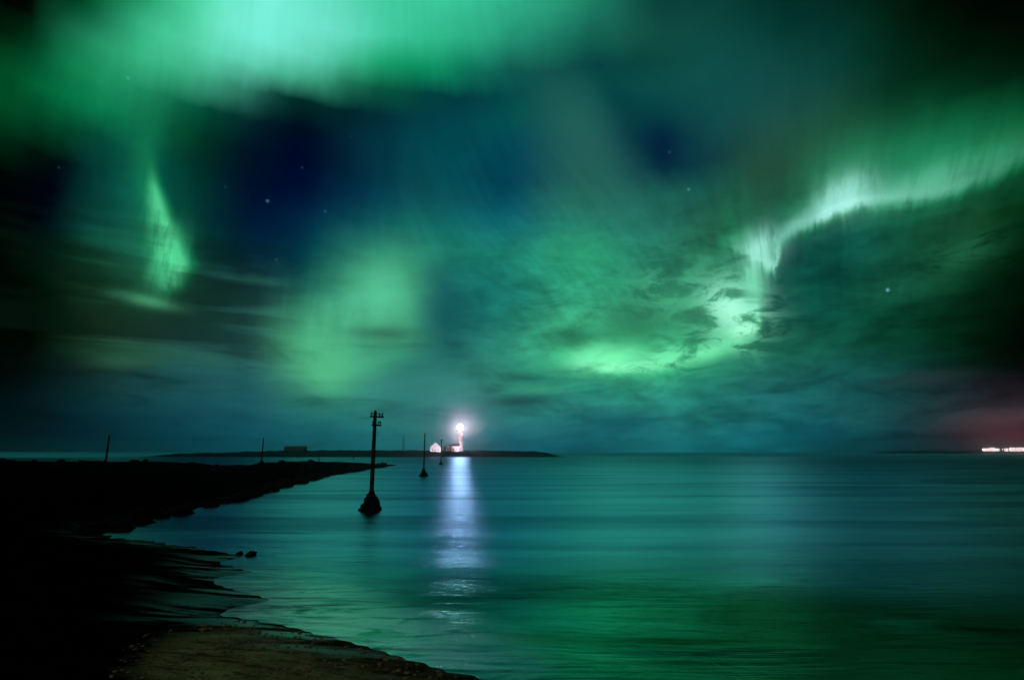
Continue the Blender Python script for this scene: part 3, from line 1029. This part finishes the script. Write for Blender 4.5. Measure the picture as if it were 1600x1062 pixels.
# ------------------------------------------------------------------ old telegraph poles
def pole(px, dist, base_z, top_z, label, cairn=True, arms=True, lean=0.0, rz=0.5, r=0.14, stones=46, rad_c=0.74, hc=1.4):
    p = at_depth(px, dist)
    o = tag(empty('telegraph_pole', (p.x, p.y, base_z), rz), label, 'pole', 'old telegraph poles along the shore')
    h = top_z - base_z
    lx = math.tan(lean) * h
    c_, s_ = math.cos(-rz), math.sin(-rz)
    tx, ty = lx * c_, lx * s_
    ax = Vector((tx, ty, h)).normalized()

    def on(z, off=(0, 0, 0)):
        return Vector((tx * z / h, ty * z / h, z)) + Vector(off)
    sh = MB()
    seg = 6
    for k in range(seg):
        sh.bar(on(-0.5 + (h + 0.5) * k / seg), on(-0.5 + (h + 0.5) * (k + 1) / seg), r * (1.25 - 0.35 * k / seg), 12, r * (1.25 - 0.35 * (k + 1) / seg))
    sh.build('shaft', M['timber'], o, True)
    MB().lathe([(r * 0.95, 0), (0.02, 0.16)], 10).build('cap', M['steel'], o).location = on(h + 0.002)
    if arms:
        for zz_, hw, nm in ((h - 0.35, 0.60, 'crossarm'), (h - 0.95, 0.40, 'crossarm')):
            q = on(zz_)
            arm = MB().box((q.x - hw, q.y - r - 0.12, q.z - 0.06), (q.x + hw, q.y - r - 0.01, q.z + 0.06)).build(nm, M['timber'], o)
            for e in (-0.85, -0.4, 0.4, 0.85):
                xx = q.x + e * hw
                MB().lathe([(0.03, 0), (0.03, 0.08), (0.06, 0.09), (0.065, 0.16), (0.035, 0.24)], 8, (xx, q.y - r - 0.065)).build('insulator', M['porcelain'], arm).location = (0, 0, q.z + 0.062)
        a_ = on(h - 0.12, (0, -r - 0.03, 0))
        b_ = on(h - 0.35, (0.60, -r - 0.06, 0.06))
        MB().bar(a_, b_, 0.025, 6).build('brace', M['steel'], o)
        MB().bar(on(h - 0.02, (0, -r, 0)), on(h - 0.22, (-0.55, -r - 0.06, 0.0)), 0.022, 6).build('brace', M['steel'], o)
    if cairn:
        MB().lathe([(rad_c * 0.95, -0.25), (rad_c * 0.80, 0.25), (rad_c * 0.5, hc * 0.5), (r * 1.4, hc * 0.95)], 11).build('mound', M['basalt'], o)
        rnd = random.Random(int(px))
        k = 0
        while k < stones:
            f = (k / stones) ** 0.85
            zc = hc * f
            rr = rad_c * (1 - f) ** 0.9 + 0.10
            a = k * 2.4 + rnd.uniform(-.3, .3)
            s0 = rnd.uniform(0.20, 0.32) * (1.15 - 0.45 * f)
            rr = max(0.10, rr - s0 * 0.55)
            q = on(zc)
            share('stone', ROCKS[rnd.randrange(9)], o, (q.x + rr * math.cos(a), q.y + rr * math.sin(a), zc + 0.02),
                  (rnd.uniform(0, 6), rnd.uniform(0, 6), rnd.uniform(0, 6)), (s0, s0 * rnd.uniform(.7, 1.1), s0 * rnd.uniform(.6, .9)))
            k += 1
    return o


pole(583.5, 41.5, -0.15, 6.85, 'tallest dark pole with crossarms rising from a stone cairn in the water', rz=0.95, r=0.135)
pole(663, 99, -0.2, 7.1, 'thinner middle pole on a cairn in the water, just left of the light streak', arms=False, r=0.12, stones=34)
pole(689.5, 185, -0.2, 8.0, 'farthest short pole in the water in front of the keeper house', arms=True, r=0.14, stones=26, rz=0.3)
pole(167, 104, 1.2, 7.0, 'lone pole at the far left standing on the black rock bank', cairn=False, arms=False, lean=R(0.6), r=0.15)
q = at_depth(410, 118)
pole(410, 118, max(0.0, land_height(q.x, q.y)) - 0.2, 6.8, 'faint pole behind the dip in the rock bank', cairn=True, arms=False, r=0.12, stones=22, rad_c=0.9, hc=1.0)


def marker(px, dist, h, label):
    p = at_depth(px, dist)
    o = tag(empty('marker_post', (p.x, p.y, -0.4)), label, 'post', 'marker posts in the shallow channel')
    MB().bar((0, 0, 0), (0, 0, h + 0.4), 0.22, 8, 0.17).build('shaft', M['timber'], o)
    MB().lathe([(0.5, 0), (0.6, 0.35), (0.25, 0.7)], 9).build('footing', M['basalt'], o).location = (0, 0, 0.2)
    return o


marker(499, 300, 4.4, 'short dark marker post in the channel beyond the bank, below the barn')
marker(553, 330, 4.4, 'short dark marker post in the channel left of the tallest pole')

# ------------------------------------------------------------------ boulders of the rock bank and the tide line
rnd = random.Random(21)


def boulder(x, y, s_, z=None, label=None, group=None):
    z = land_height(x, y) if z is None else z
    o = share('boulder', ROCKS[rnd.randrange(6)], None, (x, y, z + s_ * 0.12), (rnd.uniform(-.4, .4), rnd.uniform(-.4, .4), rnd.uniform(0, 6)), (s_, s_ * rnd.uniform(.7, 1.2), s_ * rnd.uniform(.5, .8)))
    tag(o, label, 'boulder', group)
    return o


# along the water's edge of the bank
edge_pts = [at(*p_).xy for p_ in [(160, 832), (230, 815), (300, 798), (360, 783), (420, 768), (460, 757), (500, 746), (560, 735), (600, 729)]]
for a, b_ in zip(edge_pts, edge_pts[1:]):
    L_ = (b_ - a).length
    k = max(5, int(L_ / 1.6))
    k = min(k, 16)
    for i in range(k):
        q = a.lerp(b_, (i + rnd.random()) / k)
        s_ = rnd.uniform(0.25, 0.6) * (1 + 0.012 * q.length)
        q = q + Vector((-1, 0.3)) * rnd.uniform(-0.3, 1.2)
        boulder(q.x, q.y, s_, None, 'black boulder at the waterline of the rock bank', 'boulders along the waterline of the bank')
# on the crest of the bank
for i in range(60):
    px = rnd.uniform(-10, 560)
    d_ = rnd.uniform(78, 112) if px < 420 else rnd.uniform(100, 140)
    q = at_depth(px, d_)
    if sdf(q.x, q.y) > 2:
        boulder(q.x, q.y, rnd.uniform(0.45, 1.0), None, 'black boulder on the crest of the rock bank', 'boulders on the crest of the bank')
# tide rocks in the shallows on the left
for (px, py, s_) in [(392, 867, .24), (374, 866, .20), (335, 886, .2)]:
    q = at(px, py)
    boulder(q.x, q.y, s_, 0.0, 'black tide rock awash in the shallows on the left', 'tide rocks awash in the shallows')

# pebbles and wrack strewn on the sand: countless
pb_v, pb_f = [], []
src = ROCKS[8]
for i in range(2600):
    a = R(rnd.uniform(-42, 12))
    r_ = rnd.uniform(5.5, 17)
    x, y = r_ * math.sin(a), r_ * math.cos(a)
    d_ = sdf(x, y)
    if d_ < 0.15 or sand_f(x, y, 0, d_) < 0.35:
        continue
    s_ = rnd.uniform(0.012, 0.05) * (1.6 if rnd.random() < 0.06 else 1)
    z = land_height(x, y, d_)
    rot = Matrix.Rotation(rnd.uniform(0, 6), 3, 'Z') @ Matrix.Diagonal((s_ * rnd.uniform(.8, 1.6), s_, s_ * 0.55))
    i0 = len(pb_v)
    pb_v += [tuple(rot @ v.co + Vector((x, y, z + s_ * 0.2))) for v in src.vertices]
    pb_f += [tuple(i0 + j for j in p_.vertices) for p_ in src.polygons]
pebm = mat('beach_pebbles', (0.10, 0.085, 0.05), 0.9, 0.7, 1.5)
tag(add('pebbles', pb_v, pb_f, pebm), 'small dark pebbles and wrack strewn over the brown sand', 'pebbles', kind='stuff')

# ------------------------------------------------------------------ far shore with the lit town
TD = 1500.0
fx0, fx1 = at_depth(1505, TD).x, at_depth(1800, TD).x
verts, faces = [], []
for i in range(41):
    u = i / 40
    x = fx0 + (fx1 - fx0) * u
    for j, (dy_, hz) in enumerate(((-10, -0.5), (0, 3.0), (8, 6.2), (120, 7.0), (400, 8.0))):
        hh = hz * (sm(0, .12, u) if hz > 0 else 1) * (1 + 0.3 * mnoise.noise(Vector((x * 0.01, dy_, 0))))
        verts.append((x, TD + dy_ + 6 * mnoise.noise(Vector((x * 0.02, 3, 0))), hh))
for i in range(40):
    for j in range(4):
        a = i * 5 + j
        faces.append((a, a + 5, a + 6, a + 1))
tag(add('far_shore', verts, faces, gm, smooth=True), kind='structure')
names = ['leftmost lit house of the far town on the right horizon', 'second lit house from the left in the far town',
         'third lit house from the left in the far town', 'fourth lit house from the left in the far town',
         'fifth lit house from the left in the far town', 'rightmost lit house of the far town at the picture edge']
for k, (px, w, h) in enumerate([(1541, 13, 10), (1551, 12, 11.5), (1559, 9, 9), (1573, 8, 9.5), (1583, 12, 11.5), (1595, 15, 12)]):
    p = at_depth(px, TD + 22)
    o = tag(empty('town_house', (p.x, p.y, 5.0), -math.atan2(p.x, p.y)), names[k], 'house', 'lit houses of the far town')
    MB().box((-w / 2, -5, 0), (w / 2, 5, h)).build('wall', M['concrete'], o)
    MB().prism([(-w / 2 - .3, h + .003), (w / 2 + .3, h + .003), (w / 2 - 1.5, h + 1.6), (-w / 2 + 1.5, h + 1.6)], -5.3, 5.3).build('roof', M['darkwall'], o)
    nwin = max(3, int(w / 2.6))
    for fl_ in range(int((h - 1.0) / 2.5)):
        for i in range(nwin):
            x = -w / 2 + (i + .5) * w / nwin
            zc = 1.6 + fl_ * 2.4
            MB().box((x - 0.85, -5.06, zc), (x + 0.85, -4.9, zc + 1.6)).build('window', M['town'], o)
for k, px in enumerate([1536, 1545, 1556, 1566, 1578, 1589, 1600]):
    p = at_depth(px, TD + 12)
    o = tag(empty('street_lamp', (p.x, p.y, 4.0)), ['bright street lamp at the left end of the far town', 'second bright street lamp from the left in the far town', 'third bright street lamp from the left in the far town', 'fourth bright street lamp from the left in the far town', 'fifth bright street lamp from the left in the far town', 'sixth bright street lamp from the left in the far town', 'bright street lamp of the far town at the picture edge'][k], 'lamp', 'street lamps of the far town')
    MB().bar((0, 0, 0), (0, 0, 7.2), 0.12, 8, 0.08).build('post', M['steel'], o)
    MB().bar((0, 0, 7.1), (0, -1.2, 7.4), 0.06, 6).build('arm', M['steel'], o)
    MB().lathe([(0.25, 7.0), (0.55, 7.2), (0.55, 7.5), (0.2, 7.7)], 10, (0, -1.3)).build('lamp_head', M['townlamp'], o)

# ------------------------------------------------------------------ thin haze, added for the halo round the lantern
hz = MB().box((-1500, -300, -3.2), (1900, 2200, 45)).build('haze', None)
hm = bpy.data.materials.new('halo_haze')
hm.use_nodes = True
hm.node_tree.nodes.clear()
pv = hm.node_tree.nodes.new('ShaderNodeVolumePrincipled')
pv.inputs['Color'].default_value = (0.92, 0.96, 1.0, 1)
pv.inputs['Density'].default_value = 0.00030
pv.inputs['Anisotropy'].default_value = 0.975
mo = hm.node_tree.nodes.new('ShaderNodeOutputMaterial')
hm.node_tree.links.new(pv.outputs[0], mo.inputs['Volume'])
hz.data.materials.append(hm)
tag(hz, 'thin haze added over the bay for the lantern halo', 'haze', kind='stuff')
